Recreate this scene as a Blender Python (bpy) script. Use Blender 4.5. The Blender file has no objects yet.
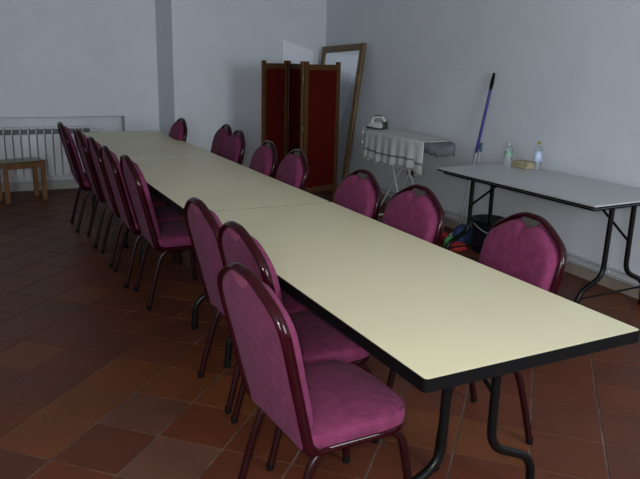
import bpy, bmesh, math, random
from mathutils import Vector, Matrix
random.seed(7)
SC = bpy.context.scene
COL = SC.collection
PI = math.pi

# ------------------------------------------------------------------ camera
cam_d = bpy.data.cameras.new('camera'); cam = bpy.data.objects.new('camera', cam_d); COL.objects.link(cam)
SC.camera = cam
cam_d.sensor_fit = 'HORIZONTAL'; cam_d.sensor_width = 36.0
cam_d.lens = 680.3 / 640 * 36.0
cam_d.clip_start = 0.02; cam_d.clip_end = 100
yaw, pitch, roll = 0.4627, 0.2633, 0.0271
fw = Vector((math.sin(yaw) * math.cos(pitch), math.cos(yaw) * math.cos(pitch), -math.sin(pitch)))
rt = Vector((math.cos(yaw), -math.sin(yaw), 0)); up = rt.cross(fw)
r2 = rt * math.cos(roll) + up * math.sin(roll); u2 = -rt * math.sin(roll) + up * math.cos(roll)
cam.matrix_world = Matrix(((r2.x, u2.x, -fw.x, -0.9468), (r2.y, u2.y, -fw.y, -1.2796), (r2.z, u2.z, -fw.z, 1.523), (0, 0, 0, 1)))

# ------------------------------------------------------------------ world, lights, exposure
SC.view_settings.view_transform = 'Standard'
SC.view_settings.look = 'None'
SC.view_settings.gamma = 1.0
SC.view_settings.use_curve_mapping = False
SC.view_settings.exposure = 0.25
wd = bpy.data.worlds.new('overcast_sky'); SC.world = wd; wd.use_nodes = True
wd.node_tree.nodes['Background'].inputs[0].default_value = (0.72, 0.82, 1.0, 1)
wd.node_tree.nodes['Background'].inputs[1].default_value = 0.6

def area(name, loc, direction, sx, sy, power, color):
    d = bpy.data.lights.new(name, 'AREA'); d.shape = 'RECTANGLE'; d.size = sx; d.size_y = sy
    d.energy = power; d.color = color
    o = bpy.data.objects.new(name, d); COL.objects.link(o); o.location = loc
    o.rotation_euler = Vector(direction).to_track_quat('-Z', 'Y').to_euler()
    return o
# daylight entering through the two windows in the wall behind the camera
area('window_daylight', (-1.95, -2.73, 1.75), (0, 1, -0.05), 1.15, 1.35, 72, (0.88, 0.95, 1.0))
area('window_daylight', (1.45, -2.73, 1.75), (-.1, 1, -0.05), 1.15, 1.35, 88, (0.88, 0.95, 1.0))
# the flash of the camera that took the photograph
fl = bpy.data.lights.new('camera_flash', 'SPOT'); fl.energy = 75; fl.color = (1.0, 0.93, 0.80); fl.shadow_soft_size = .02
fl.spot_size = math.radians(95); fl.spot_blend = 1.0
flo = bpy.data.objects.new('camera_flash', fl); COL.objects.link(flo)
flo.matrix_world = cam.matrix_world.copy(); flo.location = cam.matrix_world.translation + u2 * .05 - r2 * .03

# ------------------------------------------------------------------ helpers
def tag(o, label=None, cat=None, group=None, kind=None):
    if label: o['label'] = label
    if cat: o['category'] = cat
    if group: o['group'] = group
    if kind: o['kind'] = kind
    return o

def link(name, bm, mat, parent=None, smooth=True, bevel=0.0, angle=40):
    me = bpy.data.meshes.new(name)
    bmesh.ops.recalc_face_normals(bm, faces=bm.faces[:])
    bm.to_mesh(me); bm.free()
    if isinstance(mat, (list, tuple)):
        for m in mat: me.materials.append(m)
    else: me.materials.append(mat)
    o = bpy.data.objects.new(name, me); COL.objects.link(o)
    if parent is not None: o.parent = parent
    if smooth:
        for p in me.polygons: p.use_smooth = True
        try: me.set_sharp_from_angle(angle=math.radians(angle))
        except Exception: pass
    if bevel:
        b = o.modifiers.new('bevel', 'BEVEL'); b.width = bevel; b.segments = 2; b.limit_method = 'ANGLE'
    return o

def empty(name, loc=(0, 0, 0), rz=0.0):
    o = bpy.data.objects.new(name, None); COL.objects.link(o)
    o.location = loc; o.rotation_euler = (0, 0, rz); o.empty_display_size = 0.1
    return o

def box(bm, c, s, M=None):
    vs = []
    for i in (-1, 1):
        for j in (-1, 1):
            for k in (-1, 1):
                v = Vector((c[0] + i * s[0] / 2, c[1] + j * s[1] / 2, c[2] + k * s[2] / 2))
                if M is not None: v = M @ v
                vs.append(bm.verts.new(v))
    for f in ((0, 1, 3, 2), (4, 6, 7, 5), (0, 4, 5, 1), (2, 3, 7, 6), (0, 2, 6, 4), (1, 5, 7, 3)):
        bm.faces.new([vs[i] for i in f])

def boxb(*args):
    bm = bmesh.new()
    for a in args: box(bm, *a)
    return bm

def prism(bm, poly, z0, z1):
    a = [bm.verts.new((p[0], p[1], z0)) for p in poly]; b = [bm.verts.new((p[0], p[1], z1)) for p in poly]
    bm.faces.new(a[::-1]); bm.faces.new(b)
    n = len(poly)
    for i in range(n): bm.faces.new((a[i], a[(i + 1) % n], b[(i + 1) % n], b[i]))

def catmull(P, n=6, closed=False):
    P = [Vector(p) for p in P]; out = []
    m = len(P)
    rng = m if closed else m - 1
    for i in range(rng):
        if closed: p0, p1, p2, p3 = P[i - 1], P[i], P[(i + 1) % m], P[(i + 2) % m]
        else:
            p1, p2 = P[i], P[i + 1]
            p0 = P[i - 1] if i > 0 else p1 * 2 - p2
            p3 = P[i + 2] if i + 2 < m else p2 * 2 - p1
        for k in range(n):
            t = k / n
            out.append(0.5 * ((2 * p1) + (p2 - p0) * t + (2 * p0 - 5 * p1 + 4 * p2 - p3) * t * t + (3 * p1 - p0 - 3 * p2 + p3) * t ** 3))
    if not closed: out.append(P[-1])
    return out

def fillet(P, r=0.04, n=5):
    """round the corners of a polyline"""
    P = [Vector(p) for p in P]; out = [P[0]]
    for i in range(1, len(P) - 1):
        a = (P[i - 1] - P[i]); b = (P[i + 1] - P[i])
        rr = min(r, a.length * .48, b.length * .48)
        A = P[i] + a.normalized() * rr; B = P[i] + b.normalized() * rr
        for k in range(n + 1):
            t = k / n
            out.append(A * (1 - t) ** 2 + P[i] * 2 * t * (1 - t) + B * t * t)
    out.append(P[-1]); return out

def tube(bm, pts, r, seg=10, closed=False, ref=None, rb=None, caps=True):
    """sweep a round (or oval: r along ref, rb across) section along pts; r may be a list"""
    pts = [Vector(p) for p in pts]; n = len(pts); rings = []
    N = Vector(ref) if ref is not None else None
    for i, p in enumerate(pts):
        if closed: T = (pts[(i + 1) % n] - pts[i - 1]).normalized()
        else: T = (pts[min(i + 1, n - 1)] - pts[max(i - 1, 0)]).normalized()
        if ref is None:
            if N is None:
                N = Vector((0, 0, 1)) if abs(T.z) < .9 else Vector((1, 0, 0))
            N = (N - T * N.dot(T)).normalized(); a = N
        else:
            a = (Vector(ref) - T * Vector(ref).dot(T)).normalized()
        b = T.cross(a)
        ra = r[i] if isinstance(r, (list, tuple)) else r
        rbb = ra if rb is None else rb
        rings.append([bm.verts.new(p + a * ra * math.cos(2 * PI * k / seg) + b * rbb * math.sin(2 * PI * k / seg)) for k in range(seg)])
    for i in range(n if closed else n - 1):
        A = rings[i]; B = rings[(i + 1) % n]
        for k in range(seg):
            bm.faces.new((A[k], A[(k + 1) % seg], B[(k + 1) % seg], B[k]))
    if not closed and caps:
        bm.faces.new(rings[0][::-1]); bm.faces.new(rings[-1])

def tubeb(pts, r, **k):
    bm = bmesh.new(); tube(bm, pts, r, **k); return bm

def lathe(bm, prof, c=(0, 0, 0), seg=24, M=None):
    rings = []
    for (r, z) in prof:
        if r < 1e-6:
            v = Vector((c[0], c[1], c[2] + z)); rings.append([bm.verts.new(M @ v if M else v)])
        else:
            ring = []
            for k in range(seg):
                v = Vector((c[0] + r * math.cos(2 * PI * k / seg), c[1] + r * math.sin(2 * PI * k / seg), c[2] + z))
                ring.append(bm.verts.new(M @ v if M else v))
            rings.append(ring)
    for A, B in zip(rings, rings[1:]):
        for k in range(seg):
            k2 = (k + 1) % seg
            if len(A) == 1 and len(B) == 1: continue
            if len(A) == 1: bm.faces.new((A[0], B[k], B[k2]))
            elif len(B) == 1: bm.faces.new((A[k], A[k2], B[0]))
            else: bm.faces.new((A[k], A[k2], B[k2], B[k]))

def copy_tree(o, parent=None):
    c = o.copy(); COL.objects.link(c)
    if parent is not None: c.parent = parent
    for ch in [x for x in bpy.data.objects if x.parent == o and x.name in COL.objects]:
        copy_tree(ch, c)
    return c

# ------------------------------------------------------------------ materials
def mat(name, color, rough=0.5, metal=0.0, var=0.0, scale=20.0, color2=None, bump=0.0, bscale=None, coat=0.0, spec=0.5,
        sheen=0.0, trans=0.0, ior=1.45, detail=4.0, stretch=None, rvar=0.0):
    m = bpy.data.materials.new(name); m.use_nodes = True
    nt = m.node_tree; b = nt.nodes['Principled BSDF']
    b.inputs['Base Color'].default_value = (*color, 1); b.inputs['Roughness'].default_value = rough
    b.inputs['Metallic'].default_value = metal; b.inputs['Specular IOR Level'].default_value = spec
    b.inputs['Coat Weight'].default_value = coat; b.inputs['Coat Roughness'].default_value = 0.08
    b.inputs['Sheen Weight'].default_value = sheen; b.inputs['Transmission Weight'].default_value = trans
    b.inputs['IOR'].default_value = ior
    tc = nt.nodes.new('ShaderNodeTexCoord'); mp = nt.nodes.new('ShaderNodeMapping')
    nt.links.new(tc.outputs['Object'], mp.inputs[0])
    if stretch: mp.inputs['Scale'].default_value = stretch
    nz = nt.nodes.new('ShaderNodeTexNoise'); nz.inputs['Scale'].default_value = scale; nz.inputs['Detail'].default_value = detail
    nt.links.new(mp.outputs[0], nz.inputs['Vector'])
    c2 = color2 if color2 else tuple(min(1, c * (1 - var)) for c in color)
    rp = nt.nodes.new('ShaderNodeValToRGB')
    rp.color_ramp.elements[0].position = .35; rp.color_ramp.elements[1].position = .65
    rp.color_ramp.elements[0].color = (*c2, 1); rp.color_ramp.elements[1].color = (*color, 1)
    nt.links.new(nz.outputs['Fac'], rp.inputs[0]); nt.links.new(rp.outputs[0], b.inputs['Base Color'])
    if rvar:
        mr = nt.nodes.new('ShaderNodeMapRange'); mr.inputs[3].default_value = rough - rvar; mr.inputs[4].default_value = rough + rvar
        nt.links.new(nz.outputs['Fac'], mr.inputs[0]); nt.links.new(mr.outputs[0], b.inputs['Roughness'])
    if bump:
        n2 = nt.nodes.new('ShaderNodeTexNoise'); n2.inputs['Scale'].default_value = bscale or scale; n2.inputs['Detail'].default_value = 6
        nt.links.new(mp.outputs[0], n2.inputs['Vector'])
        bp = nt.nodes.new('ShaderNodeBump'); bp.inputs['Strength'].default_value = bump; bp.inputs['Distance'].default_value = 0.01
        nt.links.new(n2.outputs['Fac'], bp.inputs['Height']); nt.links.new(bp.outputs[0], b.inputs['Normal'])
    return m

M_wall = mat('white_plaster', (0.64, 0.67, 0.715), .85, scale=2.5, var=.05, bump=.25, bscale=14)
M_ceil = mat('ceiling_plaster', (0.70, 0.71, 0.72), .9, scale=2, var=.03)
M_base = mat('beige_baseboard', (0.33, 0.27, 0.22), .6, scale=6, var=.15)
M_pipe = mat('white_pipe_paint', (0.46, 0.47, 0.50), .6, scale=5, var=.04)
M_rad = mat('white_radiator_enamel', (0.62, 0.63, 0.66), .35, scale=4, var=.04)
M_raddark = mat('radiator_shadow_grille', (0.10, 0.12, 0.13), .6, scale=4, var=.1)
M_velvet = mat('magenta_velvet', (0.165, 0.028, 0.082), .85, scale=28, color2=(0.125, 0.020, 0.061), bump=.25, bscale=130, sheen=.03, spec=.2, detail=8)
M_tab = mat('pale_pink_velvet', (0.24, 0.055, 0.115), .8, scale=28, var=.15, bump=.2, bscale=130)
M_frame = mat('burgundy_enamel', (0.022, 0.0015, 0.004), .13, scale=9, var=.15, coat=0.0, spec=.28)
M_leg = mat('dark_burgundy_tube', (0.018, 0.002, 0.003), .28, scale=9, var=.15, spec=.3)
M_rubber = mat('black_rubber', (0.005, 0.005, 0.005), .8, scale=9, var=.2, spec=.1)
M_handle = mat('satin_handle_plate', (0.085, 0.08, 0.07), .45, metal=.2, scale=20, var=.2)
M_top = mat('cream_laminate', (0.66, 0.61, 0.42), .38, scale=1.6, color2=(0.63, 0.585, 0.40), bump=.02, bscale=60, spec=.45)
M_topg = mat('grey_laminate', (0.43, 0.45, 0.46), .33, scale=2, var=.04)
M_edge = mat('black_edge_band', (0.003, 0.003, 0.0035), .5, scale=10, var=.2, spec=.15)
M_black = mat('black_enamel_tube', (0.004, 0.004, 0.004), .3, scale=10, var=.2, spec=.25)
M_steel = mat('chrome_steel', (0.62, 0.63, 0.65), .3, metal=.55, scale=10, var=.06)
M_wood = mat('brown_stained_wood', (0.095, 0.042, 0.012), .5, spec=.25, scale=9, color2=(0.058, 0.025, 0.009), stretch=(6, 6, .6))
M_redcloth = mat('dark_red_cloth', (0.075, 0.006, 0.004), .95, scale=12, var=.2, spec=.05, bump=.2, bscale=160)
M_gold = mat('aged_gilt_wood', (0.17, 0.095, 0.030), .4, scale=9, color2=(0.09, 0.05, 0.018), stretch=(5, 5, 1))
M_mirror = mat('silvered_mirror', (0.80, 0.83, 0.84), .03, metal=1.0, scale=1, var=.01)
M_pine = mat('orange_pine', (0.26, 0.13, 0.055), .45, scale=8, color2=(0.18, 0.085, 0.035), stretch=(4, 4, .5))
M_glassgreen = mat('olive_seat_cover', (0.15, 0.13, 0.07), .3, scale=10, var=.25)
M_towel = mat('white_cotton_cloth', (0.55, 0.56, 0.55), .9, scale=9, var=.06, bump=.3, bscale=120)
M_towelband = mat('grey_woven_band', (0.20, 0.20, 0.24), .9, scale=30, var=.2)
M_boardcover = mat('grey_board_cover', (0.17, 0.18, 0.20), .85, scale=14, color2=(0.10, 0.105, 0.12), bump=.2, bscale=80)
M_white = mat('white_plastic', (0.62, 0.63, 0.62), .35, scale=10, var=.05)
M_irongreen = mat('olive_green_plastic', (0.035, 0.055, 0.030), .3, scale=10, var=.2)
M_blue = mat('blue_pole_enamel', (0.020, 0.022, 0.22), .3, scale=10, var=.15, coat=.3)
M_navy = mat('navy_plastic', (0.005, 0.008, 0.016), .3, scale=8, var=.25)
M_bluecloth = mat('blue_rag_cloth', (0.030, 0.060, 0.16), .9, scale=12, var=.25, bump=.4, bscale=50)
M_redplastic = mat('red_cloth', (0.36, 0.022, 0.022), .75, scale=9, var=.3, bump=.3, bscale=40)
M_green = mat('green_cloth', (0.07, 0.36, 0.10), .75, scale=9, var=.25, bump=.3, bscale=40)
M_pet = mat('clear_plastic', (0.80, 0.86, 0.90), .06, trans=.85, ior=1.33, scale=8, var=.03)
M_label_g = mat('green_white_label', (0.35, 0.50, 0.42), .5, scale=24, color2=(0.09, 0.26, 0.16))
M_label_w = mat('white_blue_label', (0.62, 0.70, 0.80), .5, scale=20, color2=(0.28, 0.42, 0.62))
M_capy = mat('olive_yellow_cap', (0.22, 0.24, 0.03), .4, scale=10, var=.1)
M_capc = mat('pale_blue_cap', (0.35, 0.42, 0.50), .4, scale=10, var=.1)
M_paper = mat('cream_paper', (0.42, 0.38, 0.26), .7, scale=16, color2=(0.28, 0.24, 0.13), stretch=(1, 1, 8))
M_card = mat('white_card', (0.80, 0.83, 0.92), .6, scale=2, var=.03)
M_socket = mat('brown_socket_plate', (0.15, 0.10, 0.07), .5, scale=10, var=.2)
M_grout = mat('grey_grout', (0.17, 0.125, 0.098), .85, scale=9, var=.55)

# terracotta: colour attribute holds each tile's fired tone, plus a painted reflection on two
def terracotta():
    m = bpy.data.materials.new('terracotta_tile'); m.use_nodes = True
    nt = m.node_tree; b = nt.nodes['Principled BSDF']
    at = nt.nodes.new('ShaderNodeAttribute'); at.attribute_name = 'tile_tone'
    tc = nt.nodes.new('ShaderNodeTexCoord')
    nz = nt.nodes.new('ShaderNodeTexNoise'); nz.inputs['Scale'].default_value = 5; nz.inputs['Detail'].default_value = 6
    nt.links.new(tc.outputs['Object'], nz.inputs['Vector'])
    mr = nt.nodes.new('ShaderNodeMapRange'); mr.inputs[1].default_value = .3; mr.inputs[2].default_value = .7
    mr.inputs[3].default_value = .80; mr.inputs[4].default_value = 1.06
    nt.links.new(nz.outputs['Fac'], mr.inputs[0])
    mx = nt.nodes.new('ShaderNodeMix'); mx.data_type = 'RGBA'; mx.blend_type = 'MULTIPLY'; mx.inputs[0].default_value = 1
    nt.links.new(at.outputs['Color'], mx.inputs[6]); nt.links.new(mr.outputs[0], mx.inputs[7])
    nt.links.new(mx.outputs[2], b.inputs['Base Color'])
    r = nt.nodes.new('ShaderNodeMapRange'); r.inputs[3].default_value = .32; r.inputs[4].default_value = .58
    nt.links.new(nz.outputs['Fac'], r.inputs[0]); nt.links.new(r.outputs[0], b.inputs['Roughness'])
    n2 = nt.nodes.new('ShaderNodeTexNoise'); n2.inputs['Scale'].default_value = 9
    nt.links.new(tc.outputs['Object'], n2.inputs['Vector'])
    bp = nt.nodes.new('ShaderNodeBump'); bp.inputs['Strength'].default_value = .15; bp.inputs['Distance'].default_value = .01
    nt.links.new(n2.outputs['Fac'], bp.inputs['Height']); nt.links.new(bp.outputs[0], b.inputs['Normal'])
    b.inputs['Specular IOR Level'].default_value = .3
    return m
M_tile = terracotta()

# ------------------------------------------------------------------ room shell
XL, XR, YF = -3.0, 2.924, -2.8
YB, YN, YC = 6.62, 6.79, 6.47
YR = 6.20                            # where the slightly skewed right back wall meets the return        # left back wall, back of the niche, right back wall
HC = 2.8
bm = bmesh.new()
prism(bm, [(XL - .2, YF - .2), (XR + .2, YF - .2), (XR + .2, 6.95), (XL - .2, 6.95)], -.12, -.004)
bm2 = bm
# tiles set at 45 degrees to the walls
S = 0.2923; G0 = Vector((-0.6331, 1.8488)); ph = 0.8049
A = Vector((math.cos(ph), math.sin(ph))); B = Vector((math.sin(ph), -math.cos(ph)))
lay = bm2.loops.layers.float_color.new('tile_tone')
for f in bm2.faces:
    f.material_index = 1
rnd = random.Random(11)
for i in range(-30, 34):
    for j in range(-34, 30):
        o = G0 + S * (i * B - j * A)
        cx, cy = (o + S * .5 * (B - A))
        tone = rnd.random(); hue = rnd.random()
        if not (XL < cx < XR + .15 and YF < cy < 6.9): continue
        base = Vector((0.116, 0.030, 0.012)).lerp(Vector((0.092, 0.028, 0.015)), hue) * (0.90 + .16 * tone)
        if tone > .93: base = Vector((0.130, 0.040, 0.013))
        if (i, j) == (1, 0): base = Vector((0.108, 0.041, 0.026))  # paler: reflected light on the floor painted into this tile's colour
        if (i, j) == (2, 1): base = Vector((0.122, 0.052, 0.035))  # second painted reflection patch, brighter than the first
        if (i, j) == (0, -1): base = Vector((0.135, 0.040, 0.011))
        g = .0045
        c = [o + B * g - A * g, o + B * (S - g) - A * g, o + B * (S - g) - A * (S - g), o + B * g - A * (S - g)]
        zt = rnd.uniform(-.0008, .0008)
        top = [bm2.verts.new((p.x, p.y, zt)) for p in c]; bot = [bm2.verts.new((p.x, p.y, -.008)) for p in c]
        fs = [bm2.faces.new(top)]
        for k in range(4): fs.append(bm2.faces.new((top[k], bot[k], bot[(k + 1) % 4], top[(k + 1) % 4])))
        for f in fs:
            f.material_index = 0
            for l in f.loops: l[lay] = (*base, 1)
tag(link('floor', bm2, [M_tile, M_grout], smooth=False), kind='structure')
tag(link('ceiling', boxb(((-.1, 2, HC + .08), (7, 10.8, .16))), M_ceil, smooth=False), kind='structure')
tag(link('wall_left', boxb(((XL - .1, 2, HC / 2), (.2, 10.6, HC))), M_wall, smooth=False), kind='structure')
tag(link('wall_right', boxb(((XR + .1, 2, HC / 2), (.2, 10.6, HC))), M_wall, smooth=False), kind='structure')
# back wall: left stretch with the radiator niche, short splayed return, right stretch
bm = bmesh.new()
NX1, NZ = 0.500, 0.818
prism(bm, [(XL, YN), (XR + .2, YN), (XR + .2, 7.0), (XL, 7.0)], 0, HC)                # niche back
prism(bm, [(XL, YB), (NX1, YB), (NX1, YN), (XL, YN)], NZ, HC)                          # above the niche
prism(bm, [(NX1, YB), (0.888, YB), (0.962, YR), (XR, YC), (XR, YN), (NX1, YN)], 0, HC)   # right of it, splay and right stretch
tag(link('wall_back', bm, M_wall, smooth=False), kind='structure')
# front wall (behind the camera) with two window openings
bm = bmesh.new()
wins = [(-2.55, -1.35), (0.85, 2.05)]; wz0, wz1 = 1.05, 2.45
xs = [XL, wins[0][0], wins[0][1], wins[1][0], wins[1][1], XR]
for a, b in ((xs[0], xs[1]), (xs[2], xs[3]), (xs[4], xs[5])):
    box(bm, ((a + b) / 2, YF - .1, HC / 2), (b - a, .2, HC))
for a, b in wins:
    box(bm, ((a + b) / 2, YF - .1, wz0 / 2), (b - a, .2, wz0)); box(bm, ((a + b) / 2, YF - .1, (wz1 + HC) / 2), (b - a, .2, HC - wz1))
tag(link('wall_front', bm, M_wall, smooth=False), kind='structure')
for n, (a, b) in enumerate(wins):
    w = tag(empty('window_%d' % (n + 1), ((a + b) / 2, YF - .1, wz0)), kind='structure')
    bm = bmesh.new(); H = wz1 - wz0; W = b - a
    for x in (-W / 2 + .03, 0, W / 2 - .03): box(bm, (x, 0, H / 2), (.06, .06, H - .002))
    for z in (.03, H - .03): box(bm, (0, 0, z), (W - .01, .055, .06))
    link('window_frame', bm, M_wood, w, smooth=False)
    link('window_pane', boxb(((0, -.01, H / 2), (W - .1, .006, H - .1))), M_pet, w, smooth=False)

# baseboards
def strip(name, a, b, h, t, m, z0=0.0):
    a = Vector(a); b = Vector(b); d = (b - a).normalized(); n = Vector((-d.y, d.x))
    bm = bmesh.new(); prism(bm, [a, b, b + n * t, a + n * t], z0, z0 + h)
    return tag(link(name, bm, m, smooth=False), kind='structure')
strip('baseboard_right', (XR, -2.99), (XR, YC - .003), .075, .014, M_base)
strip('baseboard_back', (XR - .016, YC - .0025), (0.975, YR + .002), .075, .014, M_base)
strip('baseboard_niche', (NX1 - .002, YN), (XL + .002, YN), .10, .014, mat('pale_baseboard', (0.40, 0.38, 0.38), .6, scale=6, var=.1))
# two heating pipes along the right wall
pipes = empty('heating_pipes', (XR - .03, 1.9, .075))
tag(pipes, 'pair of thin white heating pipes running low along the right wall', 'pipes')
for z in (.03, .075): link('pipe', tubeb([(0, -4.9, z), (0, 4.75, z)], .010, seg=10), M_pipe, pipes)
bm = bmesh.new()
for y in (-4, -2, 0, 2, 4): box(bm, (.014, y, .052), (.028, .02, .075))
link('pipe_clip', bm, M_pipe, pipes, smooth=False)['kind'] = 'stuff'

# ------------------------------------------------------------------ banquet chair
LEAN0, XB0 = .42, -.205
def bpt(y, z, d=0.0):
    """point of the reclined back plane at lateral y, height z, pushed d forward"""
    t = z - LEAN0
    x = XB0 - .120 * (t / .52) if t > 0 else XB0
    return Vector((x + d, y, z))

def pad_mesh(outline, z_mid, depth0, depth, sgn=1, side=True):
    """cushion on the back plane: outline list of (y,z)"""
    bm = bmesh.new(); n = len(outline)
    prof = [(1.0, depth0), (1.012, depth0 + (depth - depth0) * .35), (.995, depth0 + (depth - depth0) * .7), (.955, depth0 + (depth - depth0) * .9), (.88, depth), (.6, depth + .006), (.3, depth + .009)]
    rings = []
    for s, d in prof:
        rings.append([bm.verts.new(bpt(y * s, z_mid + (z - z_mid) * s, d * sgn)) for y, z in outline])
    c = bm.verts.new(bpt(0, z_mid, (depth + .010) * sgn))
    for A_, B_ in zip(rings, rings[1:]):
        for k in range(n): bm.faces.new((A_[k], A_[(k + 1) % n], B_[(k + 1) % n], B_[k]))
    for k in range(n): bm.faces.new((rings[-1][k], rings[-1][(k + 1) % n], c))
    bm.faces.new(rings[0])
    return bm

def sym(half, n=4):
    """half outline from bottom centre side up to the top centre (y>0) -> closed smooth outline"""
    pts = [(y, z) for y, z in half] + [(-y, z) for y, z in reversed(half) if y > 1e-6]
    sm = catmull([(0, y, z) for y, z in pts], n, closed=True)
    return [(p.y, p.z) for p in sm]

def make_chair():
    root = empty('banquet_chair')
    # back frame: one bent oval tube
    half = [(.208, .385), (.210, .45), (.214, .58), (.218, .69), (.221, .765), (.217, .815), (.193, .858), (.140, .895), (.085, .924), (.040, .938), (0, .940)]
    path = [Vector((-.10, .190, .392)), Vector((-.16, .198, .388)), Vector((-.197, .206, .408))] + [bpt(y, z) for y, z in half[1:]] + [bpt(-y, z) for y, z in reversed(half[1:-1])] + [Vector((-.197, -.206, .408)), Vector((-.16, -.198, .388)), Vector((-.10, -.190, .392))]
    link('back_frame', tubeb(catmull(path, 5), .0175, ref=(1, 0, .15), rb=.0115, seg=12), M_frame, root)
    # front pad, dips at the top to leave the grip free
    front = sym([(.10, .445), (.175, .455), (.196, .52), (.201, .62), (.205, .69), (.208, .765), (.203, .808), (.180, .846), (.130, .882), (.082, .906), (.036, .908), (0, .888)])
    link('backrest', pad_mesh(front, .67, .002, .052), M_velvet, root)
    rear = sym([(.10, .395), (.180, .400), (.198, .50), (.201, .62), (.205, .69), (.208, .765), (.203, .808), (.180, .850), (.130, .886), (.080, .912), (.036, .926), (0, .928)])
    link('back_panel', pad_mesh(rear, .67, .001, .010, -1), M_velvet, root)
    # grip plate in the crown
    bm = bmesh.new()
    pl = [(-.058, .930), (.058, .930), (.040, .903), (0, .882), (-.040, .903)]
    a = [bm.verts.new(bpt(y, z, .009)) for y, z in pl]; b = [bm.verts.new(bpt(y, z, .001)) for y, z in pl]
    bm.faces.new(a); bm.faces.new(b[::-1])
    for k in range(5): bm.faces.new((a[k], b[k], b[(k + 1) % 5], a[(k + 1) % 5]))
    link('grip_plate', bm, M_handle, root)
    bm = bmesh.new()
    pl = [(-.052, .922), (.052, .922), (.044, .900), (.024, .886), (0, .881), (-.024, .886), (-.044, .900)]
    a = [bm.verts.new(bpt(y, z, -.014)) for y, z in pl]; b = [bm.verts.new(bpt(y, z, -.008)) for y, z in pl]
    bm.faces.new(a); bm.faces.new(b[::-1])
    for k in range(7): bm.faces.new((a[k], b[k], b[(k + 1) % 7], a[(k + 1) % 7]))
    link('grip_tab', bm, M_tab, root)['label'] = 'paler pink grip tab at top of back'
    # seat cushion: rounded outline, soft top
    def sout(s, inset=0.0):
        c = [(.192, 0), (.190, .09), (.178, .160), (.145, .202), (.08, .216), (0, .214), (-.12, .210), (-.185, .206)]
        pts = c + [(-.20, .17), (-.20, 0)] + [(x, -y) for x, y in reversed(c[1:])][0:0]
        full = c[:] + [(-.20, .175), (-.202, .06)] + [(-.202, -.06), (-.20, -.175)] + [(x, -y) for x, y in reversed(c[1:])]
        sm = catmull([(x, y, 0) for x, y in full], 4, closed=True)
        return [Vector(((p.x - .01) * s + .01, p.y * s)) for p in sm]
    bm = bmesh.new(); rings = []
    for s, z in ((.97, .398), (1.0, .404), (1.012, .425), (1.005, .444), (.985, .455), (.97, .4585), (.95, .461), (.8, .468), (.5, .474), (.2, .476)):
        rings.append([bm.verts.new((p.x, p.y, z - (.006 if p.x > .14 else 0) * (1 if s < 1 else 0))) for p in sout(s)])
    n = len(rings[0])
    for A_, B_ in zip(rings, rings[1:]):
        for k in range(n): bm.faces.new((A_[k], A_[(k + 1) % n], B_[(k + 1) % n], B_[k]))
    bm.faces.new(rings[0][::-1]); bm.faces.new(rings[-1])
    seat = link('seat', bm, M_velvet, root)
    link('piping', tubeb([Vector((p.x, p.y, .4545 - (.005 if p.x > .15 else 0))) for p in sout(.992)], .0038, closed=True, seg=6), M_velvet, seat)
    # seat frame below the cushion
    fr = [Vector((p.x, p.y, .388)) for p in sout(.955)]
    link('seat_frame', tubeb(fr, .015, closed=True, ref=(0, 0, 1), rb=.011, seg=10), M_frame, root)
    # legs
    for s in (1, -1):
        for nm, P in (('f', [(.02, s * .186, .375), (.148, s * .188, .374), (.185, s * .196, .20), (.202, s * .200, .012)]),
                      ('r', [(-.02, s * .172, .372), (-.165, s * .174, .372), (-.215, s * .184, .20), (-.262, s * .190, .012)])):
            l = link('leg', tubeb(fillet(P, .07, 6), .0138, seg=12), M_leg, root)
            e = Vector(P[-1])
            bm = bmesh.new(); lathe(bm, [(0, -.012), (.0135, -.012), (.0150, -.004), (.0150, .014), (.0135, .018)], e, 12)
            link('leg_cap', bm, M_rubber, l)
    return root

# (x, y, turn, label) of every chair; the front of a chair faces its +x
chairs = [
    (0.020, 0.540, 0.07, 'magenta banquet chair nearest the camera, its whole seat in view'),
    (0.175, 1.025, 0.03, 'magenta banquet chair directly behind the nearest one, seat half hidden by it'),
    (0.165, 1.490, 0.03, 'third magenta banquet chair from the camera in left row, beside the table seam'),
    (0.127, 2.850, 0, 'fourth magenta banquet chair from the camera in left row, standing beyond the open gap'),
    (0.080, 3.310, 0, 'fifth magenta banquet chair from the camera in left row, overlapped by the fourth'),
    (0.067, 3.812, 0, 'sixth magenta banquet chair from the camera in left row, third of the far five'),
    (0.042, 4.369, 0, 'seventh magenta banquet chair in left row, just before the farthest separate one'),
    (-0.025, 4.917, 0, 'farthest magenta banquet chair of the left row, standing apart before the radiator'),
    (0.710, 0.765, PI - .04, 'magenta banquet chair nearest the camera on the right side, in front of grey table'),
    (0.630, 1.435, PI, 'magenta banquet chair on the right side left of the grey table, second nearest there'),
    (0.600, 1.950, PI - .03, 'magenta banquet chair on the right side in front of the mirror and iron end'),
    (0.590, 2.825, PI - .09, 'nearer of the two magenta chairs in front of the folding screen'),
    (0.575, 3.300, PI - .09, 'farther of the two magenta chairs in front of the folding screen'),
    (0.610, 4.040, PI - .10, 'nearer of the overlapping pair of magenta chairs left of the folding screen'),
    (0.660, 4.500, PI - .08, 'farther of the overlapping pair of magenta chairs left of the folding screen'),
    (0.430, 5.117, PI - .02, 'lone magenta banquet chair at the far right end of the table by wall corner'),
]
proto = make_chair(); proto.scale = (1.0, 1.0, .975)
kids = {}
for i, (x, y, a, lab) in enumerate(chairs):
    o = proto if i == 0 else copy_tree(proto)
    o.location = (x, y, 0); o.rotation_euler = (0, 0, a)
    tag(o, lab, 'chair', 'magenta banquet chairs around the long table')

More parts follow.
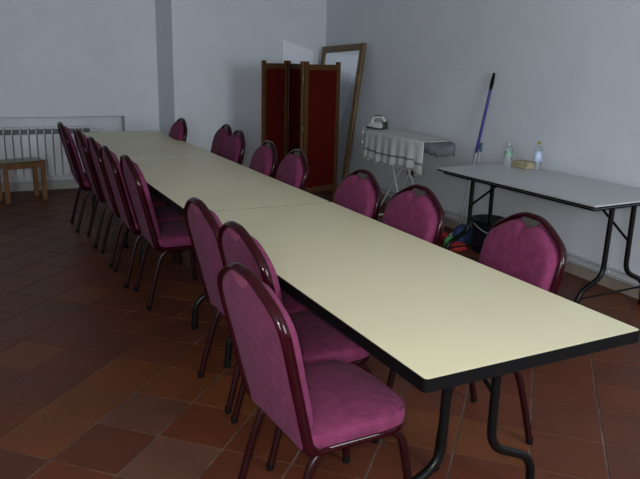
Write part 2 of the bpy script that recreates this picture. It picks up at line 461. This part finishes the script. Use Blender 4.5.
# ------------------------------------------------------------------ folding tables
def make_table(L, W, mtop, rim=.034, inset=.26, inset2=None, light_edge=False):
    """long side along +y from 0 to L, short side along +x from 0 to W"""
    r = empty('folding_table')
    H = .74
    def rr(o, rad=.02):
        x0, x1, y0, y1 = -o, W + o, -o, L + o; pts = []
        for cx_, cy_, a0 in ((x1 - rad, y1 - rad, 0), (x0 + rad, y1 - rad, 90), (x0 + rad, y0 + rad, 180), (x1 - rad, y0 + rad, 270)):
            for k in range(5):
                t = math.radians(a0 + 22.5 * k); pts.append((cx_ + rad * math.cos(t), cy_ + rad * math.sin(t)))
        return pts
    bm = bmesh.new(); prism(bm, rr(-.003, .012), H - .022, H)
    link('tabletop', bm, mtop, r, smooth=False)
    bm = bmesh.new(); prism(bm, rr(0.0005, .014), H - (.016 if light_edge else rim) - .004, H - .0008 - (.009 if light_edge else 0))
    prism(bm, rr(-.035, .01), H - rim - .012, H - rim)
    link('edge_band', bm, M_edge, r, smooth=False)
    for e in (0, 1):
        y = inset if not e else L - (inset2 or inset); q = 1 if not e else -1
        mx = W / 2
        for s in (-1, 1):
            P = [(mx + s * .10, y, H - .045), (mx + s * .105, y, .255), (mx + s * .305, y, .165), (mx + s * .315, y, .012)]
            l = link('leg', tubeb(fillet(P, .07, 7), .0160, seg=12), M_black, r)
            bm = bmesh.new(); lathe(bm, [(0, -.012), (.017, -.012), (.018, .0), (.018, .02), (.0145, .026)], Vector(P[-1]), 12)
            link('leg_cap', bm, M_rubber, l)
            if s == q: link('brace', tubeb([(mx + s * .10, y + q * .012, .46), (mx + s * .06, y + q * .30, H - .04)], .0085, seg=8), M_black, r)
        bm = bmesh.new()
        tube(bm, [(mx - .24, y, H - .045), (mx + .24, y, H - .045)], .013, seg=8)
        link('crossbar', bm, M_black, r)
        if light_edge: link('floor_bar', tubeb([(mx - .31, y, .13), (mx + .31, y, .13)], .0065, seg=8), M_black, r)
    return r
ps = .0219
def place(r, x, y, a): r.location = (x, y, 0); r.rotation_euler = (0, 0, a); return r
t1 = place(make_table(2.007, .810, M_top, inset=.28), 0, 0, ps)
tag(t1, 'nearest cream topped folding table with black edge, its corner closest to camera', 'table', 'cream tables joined end to end')
def far(s): return (-math.sin(ps) * s, math.cos(ps) * s)
t2 = place(make_table(1.872, .806, M_top, inset2=.325), *far(2.0125), ps)
tag(t2, 'middle cream topped folding table joined to the nearest one at the visible seam', 'table', 'cream tables joined end to end')
t3 = place(make_table(1.872, .806, M_top, inset=.205, inset2=.20), *far(2.0125 + 1.8735), ps)
tag(t3, 'farthest cream topped folding table, its end near the back wall and radiator', 'table', 'cream tables joined end to end')
t4 = place(make_table(1.45, .755, M_topg, rim=.03, inset=.10, light_edge=True), 2.150, 1.424, 0.0)
tag(t4, 'grey topped folding table with black legs standing against the right wall', 'table')
t4.rotation_euler = (0, 0, .045)

# ------------------------------------------------------------------ radiator
rad = empty('radiator', (0, 0, 0)); tag(rad, 'white sectional radiator in the niche under the left back wall', 'radiator')
x0, x1, z0, z1 = -2.4, .136, .175, .705; w = .08; n = int((x1 - x0) / w)
yf = YB + .035
for k in range(n):
    cx_ = x1 - w * (k + .5)
    bm = bmesh.new()
    box(bm, (cx_, yf + .012, (z0 + z1 - .085) / 2), (w - .012, .016, z1 - .085 - z0))
    box(bm, (cx_, yf + .045, (z0 + z1) / 2), (w - .030, .055, z1 - z0 - .02))
    box(bm, (cx_, yf + .040, z1 - .006), (w - .004, .060, .012))
    box(bm, (cx_ + w / 2 - .006, yf + .014, z1 - .045), (.009, .016, .09))
    rs = link('radiator_section', bm, M_rad, rad, smooth=False, bevel=.002)
    link('top_grille', boxb(((cx_ - .003, yf + .014, z1 - .048), (w - .018, .010, .055))), M_raddark, rs, smooth=False)
link('header_pipe', tubeb([(x0, yf + .045, z1 - .05), (x1 + .05, yf + .045, z1 - .05)], .016), M_rad, rad)
link('header_pipe', tubeb([(x0, yf + .045, z0 + .05), (x1 + .03, yf + .045, z0 + .05)], .016), M_rad, rad)
link('valve', tubeb([(x1 + .03, yf + .045, z1 - .05), (x1 + .075, yf + .045, z1 - .05), (x1 + .075, yf + .045, z1 - .02)], .014), M_steel, rad)

# ------------------------------------------------------------------ stools at the left
def stool(loc, rz, W, D, H, label):
    r = empty('wooden_stool', loc, rz); tag(r, label, 'stool')
    bm = bmesh.new(); box(bm, (W / 2, D / 2, H - .008), (W + .01, D + .01, .016)); link('seat', bm, M_glassgreen, r, bevel=.006)
    bm = bmesh.new()
    for a in ((W / 2, .02), (W / 2, D - .02)): box(bm, (a[0], a[1], H - .045), (W - .03, .022, .055))
    for a in ((.02, D / 2), (W - .02, D / 2)): box(bm, (a[0], a[1], H - .045), (.022, D - .03, .055))
    link('apron', bm, M_pine, r, smooth=False, bevel=.003)
    for a in (.02, W - .02):
        for b in (.02, D - .02):
            link('leg', boxb(((a, b, (H - .016) / 2), (.040, .040, H - .016))), M_pine, r, smooth=False, bevel=.004)
    return r
stool((-.79, 6.10, 0), .33, .42, .25, .415, 'orange wooden stool with an olive seat standing in front of the radiator')

# ------------------------------------------------------------------ folding screen
def zig(P, H):
    r = empty('folding_screen', (P[0][0], P[0][1], 0))
    tag(r, 'dark wooden folding screen with dark red cloth panels, standing zigzag by the back corner', 'screen')
    o = Vector((P[0][0], P[0][1], 0))
    for k in range(0, len(P) - 1, 1):
        a = Vector((*P[k], 0)) - o; b = Vector((*P[k + 1], 0)) - o
        d = (b - a).normalized(); L = (b - a).length; nn = Vector((-d.y, d.x, 0))
        Mx = Matrix(((d.x, nn.x, 0, a.x), (d.y, nn.y, 0, a.y), (0, 0, 1, 0), (0, 0, 0, 1)))
        g = .014; pw = .050
        bm = bmesh.new()
        for s in (g + pw / 2, L - g - pw / 2): box(bm, (s, 0, H / 2), (pw, .028, H), Mx)
        for z in (H - .055, .16): box(bm, (L / 2, 0, z), (L - 2 * g - 2 * pw + .004, .022, .055), Mx)
        f = link('panel_frame', bm, M_wood, r, smooth=False, bevel=.003)
        bm = bmesh.new(); box(bm, (L / 2, 0, (H + .10) / 2), (L - 2 * g - 2 * pw + .002, .008, H - .21), Mx)
        link('panel_cloth', bm, M_redcloth, f, smooth=False)
    for k in range(1, len(P) - 1):
        q = Vector((*P[k], 0)) - o
        for z in (.30, .80, 1.30): link('hinge', tubeb([(q.x, q.y, z - .03), (q.x, q.y, z + .03)], .008, seg=8), M_gold, r)
zig([(1.600, 5.22), (2.020, 5.54), (1.972, 5.04), (2.474, 5.20)], 1.468)

# ------------------------------------------------------------------ leaning mirror
mr_ = empty('leaning_mirror', (2.610, 5.29, 0)); tag(mr_, 'tall mirror in an aged gilt wooden frame leaning on right wall behind the folding screen', 'mirror')
tilt = math.atan2(.24, 1.66); Hm = 1.675; Wm = 1.0
ax = Vector((math.sin(tilt), .07 / 1.67, math.cos(tilt))).normalized()
hz = Vector((0, 1, 0)); hz = (hz - ax * hz.dot(ax)).normalized(); nm = ax.cross(hz).normalized()   # nm faces the room or the wall
if nm.x > 0: nm = -nm
Mm = Matrix(((hz.x, nm.x, ax.x, 0), (hz.y, nm.y, ax.y, 0), (hz.z, nm.z, ax.z, .016), (0, 0, 0, 1)))
bm = bmesh.new(); fwid = .07
for s in (fwid / 2, Wm - fwid / 2): box(bm, (s, 0, Hm / 2), (fwid, .035, Hm), Mm)
for z in (fwid / 2, Hm - fwid / 2): box(bm, (Wm / 2, 0, z), (Wm - 2 * fwid + .004, .033, fwid), Mm)
link('mirror_frame', bm, M_gold, mr_, smooth=False, bevel=.008)
link('mirror_glass', boxb(((Wm / 2, .004, Hm / 2), (Wm - 2 * fwid + .02, .006, Hm - 2 * fwid + .02), Mm)), M_mirror, mr_, smooth=False)
bm = bmesh.new()
for s in (fwid, Wm - fwid): box(bm, (s, .016, Hm / 2), (.010, .012, Hm - 2 * fwid), Mm)
for z in (fwid, Hm - fwid): box(bm, (Wm / 2, .016, z), (Wm - 2 * fwid, .012, .010), Mm)
link('inner_moulding', bm, M_gold, mr_, smooth=False, bevel=.003)

# white board leaning in the back corner
cd = empty('white_board', (2.315, 6.335, 0), .1367); tag(cd, 'plain white board standing against back wall, its top showing above the folding screen', 'board')
bm = bmesh.new()
a = [(0, .03), (.43, .03), (.43, 1.582), (0, 1.70)]
f1 = [bm.verts.new((x, .035 * (z / 1.7), z)) for x, z in a]; f2 = [bm.verts.new((x, .035 * (z / 1.7) + .012, z)) for x, z in a]
bm.faces.new(f1); bm.faces.new(f2[::-1])
for k in range(4): bm.faces.new((f1[k], f1[(k + 1) % 4], f2[(k + 1) % 4], f2[k]))
link('board_panel', bm, M_card, cd, smooth=False)
link('board_foot', boxb(((.08, .01, .015), (.04, .05, .03)), ((.38, .01, .015), (.04, .05, .03))), M_wood, cd, smooth=False)

# ------------------------------------------------------------------ ironing board
ib = empty('ironing_board', (2.575, 3.93, 0)); tag(ib, 'ironing board with grey cover and thin white crossed legs by the right wall', 'ironing board')
ZB = .835
def ibw(y):   # half width along the board, blunt end +y, pointed end -y
    if y > .55: return .19 * math.sqrt(max(0, 1 - ((y - .55) / .12) ** 2)) if y < .67 else 0
    t = (.55 - y) / 1.23
    return .19 * math.sqrt(max(0, 1 - t ** 3.2))
ys = [-.68, -.675, -.66, -.63, -.58, -.5, -.4, -.25, 0, .25, .5, .56, .60, .63, .65, .665, .67]
bm = bmesh.new(); out = [(ibw(y), y) for y in ys] + [(-ibw(y), y) for y in reversed(ys[1:-1])]
prism(bm, out, ZB - .018, ZB)
link('board_top', bm, M_boardcover, ib, bevel=.004)
# cover skirt hanging down at the pointed end
bm = bmesh.new(); prev = None
for k in range(41):
    t = k / 40; y = -.25 - .43 * (1 - abs(2 * t - 1)) if True else 0
    side = -1 if t < .5 else 1
    y = max(-.679, y); xx = side * ibw(y) * 1.015
    dr = .055 + .05 * (1 - min(1, abs(y + .58) / .3)) + .008 * math.sin(k * 2.1)
    wv = 1 + .03 * math.sin(k * 1.7)
    v = [bm.verts.new((xx, y, ZB - .002)), bm.verts.new((xx * wv, y - .004, ZB - dr * .5)), bm.verts.new((xx * wv * .97, y, ZB - dr))]
    if prev:
        for i in range(2): bm.faces.new((prev[i], prev[i + 1], v[i + 1], v[i]))
    prev = v
sk = link('cover_skirt', bm, M_boardcover, ib)
sk.modifiers.new('solid', 'SOLIDIFY').thickness = .003
for s in (-1, 1):
    link('leg', tubeb([(s * .05, .45, ZB - .03), (s * .13, -.18, .012)], .009, seg=8), M_white, ib)
    link('leg', tubeb([(s * .03, -.12, ZB - .03), (s * .10, .52, .012)], .009, seg=8), M_white, ib)
link('foot_bar', tubeb([(-.18, -.18, .010), (.18, -.18, .010)], .010, seg=8), M_white, ib)
link('foot_bar', tubeb([(-.15, .52, .010), (.15, .52, .010)], .010, seg=8), M_white, ib)
ib.rotation_euler = (0, 0, -.03); ib.scale = (1, .88, 1)

# draped cloth over the board: section over the top and down both sides, folds along its length
def drape():
    bm = bmesh.new(); ny = 70; rows = []
    Y0, Y1 = -.44, .64
    sec = []
    for k in range(15): sec.append(('f', k / 14))     # front hang, bottom to top
    for k in range(1, 10): sec.append(('t', k / 9))   # over the top
    for k in range(1, 10): sec.append(('b', k / 9))   # short back hang
    for j in range(ny + 1):
        y = Y0 + (Y1 - Y0) * j / ny
        hw = max(.13, min(.185, ibw(y))) + .008
        drop = .255 + .012 * math.sin(y * 6) + (.035 if y < -.33 else 0)
        row = []
        for kind, t in sec:
            if kind == 'f':
                h = (1 - t); amp = .010 * h ** .8
                x = -hw - .006 - amp * (math.sin(y * 44) + .6 * math.sin(y * 23 + 1)) - .012 * h
                z = ZB + .004 - drop * h
            elif kind == 't':
                x = -hw + 2 * hw * t; z = ZB + .007 + .003 * math.sin(y * 30 + x * 20) * math.sin(t * PI)
            else:
                x = hw + .006 + .010 * t * math.sin(y * 40); z = ZB + .004 - .12 * t
            row.append(bm.verts.new((x, y, z)))
        rows.append(row)
    n = len(rows[0])
    for A_, B_ in zip(rows, rows[1:]):
        for k in range(n - 1):
            f = bm.faces.new((A_[k], A_[k + 1], B_[k + 1], B_[k]))
            f.material_index = 1 if k in (4,) else 0
    return bm
cl = empty('draped_cloth', (2.575, 3.93, 0), -.03); cl.scale = (1, .92, 1)
tag(cl, 'white cloth with a thin grey band draped over the ironing board', 'cloth')
c_ = link('cloth_sheet', drape(), [M_towel, M_towelband], cl, angle=180); c_.modifiers.new('solid', 'SOLIDIFY').thickness = .003
bm = bmesh.new()
for j in range(0, 64):
    y = -.44 + 1.08 * j / 63; hw = max(.13, min(.185, ibw(y))) + .008
    drop = .255 + .012 * math.sin(y * 6) + (.035 if y < -.33 else 0)
    x = -hw - .006 - .010 * (math.sin(y * 44) + .6 * math.sin(y * 23 + 1)) - .012
    tube(bm, [(x, y, ZB + .006 - drop), (x + .002, y + .003, ZB - .018 - drop)], .0018, seg=5)
link('cloth_fringe', bm, M_towel, cl)['kind'] = 'stuff'
for y, z in ((.655, .80), (.66, .70), (.655, .60)):
    bm = bmesh.new(); lathe(bm, [(0, -.011), (.008, -.008), (.011, 0), (.008, .008), (0, .011)], (-.20, y, z + .02), 10); link('tassel_bead', bm, M_white, cl)
link('tassel_cord', tubeb([(-.198, .648, .865), (-.20, .655, .80), (-.20, .66, .60)], .002, seg=5), M_towel, cl)

# steam iron at the blunt end
ir = empty('steam_iron', (2.485, 4.44, ZB + .0125), 0); tag(ir, 'white and green steam iron resting on the left end of the ironing board', 'iron')
def iron_out(s, n=10):
    pts = []
    for k in range(n + 1):
        t = k / n; pts.append((.055 * s * math.sin(t * PI / 2) ** .95, .13 - .23 * t))
    return pts
def loft(secs):
    bm = bmesh.new(); rings = []
    for s, z, dy in secs:
        p = iron_out(s); ring = [(x, y * (0.6 + .4 * s) + dy) for x, y in p] + [(-x, y * (0.6 + .4 * s) + dy) for x, y in reversed(p[1:])]
        rings.append([bm.verts.new((x, y, z)) for x, y in ring])
    n = len(rings[0])
    for A_, B_ in zip(rings, rings[1:]):
        for k in range(n): bm.faces.new((A_[k], A_[(k + 1) % n], B_[(k + 1) % n], B_[k]))
    bm.faces.new(rings[0][::-1]); bm.faces.new(rings[-1]); return bm
link('soleplate', loft([(1, .0, 0), (1, .008, 0)]), M_steel, ir)
link('iron_skirt', loft([(.97, .009, 0), (.95, .025, 0)]), M_irongreen, ir)
link('iron_body', loft([(.95, .026, 0), (.80, .045, -.010), (.6, .062, -.020), (.42, .074, -.030)]), M_white, ir)
link('iron_handle', tubeb(catmull([(0, .055, .062), (0, .05, .10), (0, .0, .122), (0, -.07, .118), (0, -.095, .08), (0, -.09, .04)], 6), .013, seg=10), M_white, ir)
link('handle_grip', tubeb([(0, .02, .133), (0, -.06, .134)], .009, seg=8), M_irongreen, ir)
link('heel', boxb(((0, -.103, .05), (.075, .018, .075))), M_irongreen, ir, bevel=.006)
ir.rotation_euler = (0, 0, .35); 

# power outlet on the right wall
so = empty('wall_socket', (XR, 4.434, .414)); tag(so, 'small brown double wall socket behind the ironing board legs', 'socket')
link('socket_plate', boxb(((-.008, 0, 0), (.014, .13, .085))), M_socket, so, bevel=.004)
for y in (-.032, .032):
    bm = bmesh.new(); lathe(bm, [(0, 0), (.024, 0), (.024, .004), (0, .004)], (0, 0, 0), 16, Matrix.Translation((-.014, y, 0)) @ Matrix.Rotation(-PI / 2, 4, 'Y'))
    link('outlet', bm, mat('dark_socket', (.03, .02, .015), .5), so)

# ------------------------------------------------------------------ mop, bucket, cloths
mp0 = Vector((2.76, 3.42, .0)); mp1 = Vector((2.902, 3.288, 1.434)); md = (mp1 - mp0)
mo = empty('mop', mp0); tag(mo, 'mop with blue and chrome pole leaning against the right wall behind the grey table', 'mop')
link('pole', tubeb([md * .04, md * .56], .011, seg=10), M_steel, mo)['label'] = 'chrome lower pole'
link('pole_sleeve', tubeb([md * .53, md * .90], .0125, seg=10), M_blue, mo)['label'] = 'blue upper pole'
link('grip', tubeb([md * .90, md * .935, md * .97, md * .995], [.014, .0155, .0135, .009], seg=10), M_rubber, mo)
bm = bmesh.new()
for k in range(26):
    a_ = 2 * PI * k / 26; rr_ = .055 + .02 * math.sin(k * 3)
    tube(bm, catmull([md * .045, md * .03 + Vector((.03 * math.cos(a_), .03 * math.sin(a_), 0)), Vector((rr_ * math.cos(a_), rr_ * math.sin(a_), .008))], 4), .006, seg=6)
link('mop_strands', bm, M_towel, mo)['kind'] = 'stuff'
# second pole: thin white broom pole beside it, clear holder
br = empty('dustpan_handle', (2.79, 3.33, 0)); tag(br, 'thin pale pole with blue clip leaning on wall right of the mop', 'pole')
link('pole', tubeb([(0, 0, .012), (.118, .055, .83)], .008, seg=8), M_pipe, br)
link('clip', boxb(((.112, .048, .80), (.018, .03, .08))), mat('slate_blue_clip', (.08, .11, .2), .4), br, bevel=.004)

bk = empty('bucket', (2.72, 2.97, 0), 0); bk.scale = (.92, .92, .95); tag(bk, 'dark navy plastic bucket under the grey folding table', 'bucket')
bm = bmesh.new()
lathe(bm, [(0, 0), (.125, 0), (.13, .01), (.155, .27), (.165, .27), (.167, .285), (.158, .29), (.150, .28), (.122, .02), (0, .018)], (0, 0, 0), 32)
link('bucket_body', bm, M_navy, bk)
link('bucket_handle', tubeb([(.168 * math.cos(t), .168 * math.sin(t) * math.cos(.5), .262 - abs(math.sin(t)) * .09) for t in [PI + PI * k / 16 for k in range(17)]], .004, seg=6), M_steel, bk)
bm = bmesh.new(); lathe(bm, [(.06, .20), (.13, .27), (.135, .272), (.07, .19)], (.0, .0, .0), 24); link('wringer', bm, M_navy, bk)

def lump(name, loc, sx, sy, sz, m, label, cat, seed, group=None):
    rd = random.Random(seed); bm = bmesh.new()
    bmesh.ops.create_icosphere(bm, subdivisions=4, radius=1)
    ph_ = [rd.uniform(0, 6) for _ in range(6)]
    for v in bm.verts:
        c = v.co
        k = 1 + .07 * math.sin(5 * c.x + ph_[0]) * math.sin(4 * c.y + ph_[1]) + .05 * math.sin(9 * c.y + 7 * c.z + ph_[2]) + .035 * math.sin(14 * c.x - 9 * c.z + ph_[3])
        z = max(c.z * k, -.55)
        v.co = Vector((c.x * k * sx, c.y * k * sy, (z + .55) * sz))
    o = link(name, bm, m, None, angle=180); o.location = loc
    return tag(o, label, cat)
lump('folded_rag', (2.69, 3.25, .002), .10, .08, .10, M_bluecloth, 'crumpled blue cloth lying between mop and bucket on floor', 'cloth', 1)
lump('cleaning_cloth', (2.54, 3.40, .002), .085, .075, .055, M_redplastic, 'crumpled red cloth farthest left under the grey table end', 'cloth', 2)
lump('cloth_ball', (2.51, 3.19, .002), .052, .052, .055, M_green, 'small bright green cloth ball on the floor beside the red cloth', 'cloth', 3)
lump('cleaning_cloth', (2.49, 3.075, .002), .085, .07, .045, M_redplastic, 'crumpled red cloth between the green ball and the bucket', 'cloth', 4)

# ------------------------------------------------------------------ things on the grey table
def bottle(loc, H, R, cap, lab, mlab, z0, z1, name='water_bottle'):
    r = empty(name, loc); tag(r, lab, 'bottle')
    bm = bmesh.new()
    prof = [(0, .004), (R * .75, 0), (R * .95, .006), (R, .02), (R, H * .30), (R * .95, H * .33), (R, H * .36), (R, H * .62), (R * .93, H * .70), (R * .62, H * .80), (R * .40, H * .88), (R * .38, H * .93)]
    if not cap: prof += [(R * .44, H * .935), (R * .38, H * .94), (R * .38, H), (R * .32, H), (R * .32, H * .9)]
    lathe(bm, prof, (0, 0, 0), 24)
    link('bottle_body', bm, M_pet, r)
    bm = bmesh.new(); lathe(bm, [(R * 1.012, H * z0), (R * 1.015, H * z0 + .002), (R * 1.015, H * z1 - .002), (R * 1.012, H * z1)], (0, 0, 0), 24)
    link('bottle_label', bm, mlab, r)
    if cap:
        bm = bmesh.new(); lathe(bm, [(0, H * .925), (R * .46, H * .925), (R * .47, H * .93), (R * .47, H * .99), (R * .42, H), (0, H)], (0, 0, 0), 20)
        link('cap', bm, cap, r)
    return r
bottle((2.685, 2.78, .741), .185, .030, None, 'clear open plastic bottle with green label at far end of grey table', M_label_g, .38, .60)
bottle((2.80, 2.585, .741), .205, .029, M_capy, 'clear plastic water bottle with an olive yellow cap on grey table', M_label_w, .28, .66)
pk = empty('paper_packet', (2.745, 2.675, .741), .03); tag(pk, 'low stack of cream paper lying on grey table between the two bottles', 'paper')
for k, (z, h) in enumerate(((0, .016), (.0165, .014), (.031, .017))):
    link('paper_bundle', boxb(((.004 * k, -.003 * k, z + h / 2), (.10, .17 - .008 * k, h))), M_paper, pk, bevel=.003)
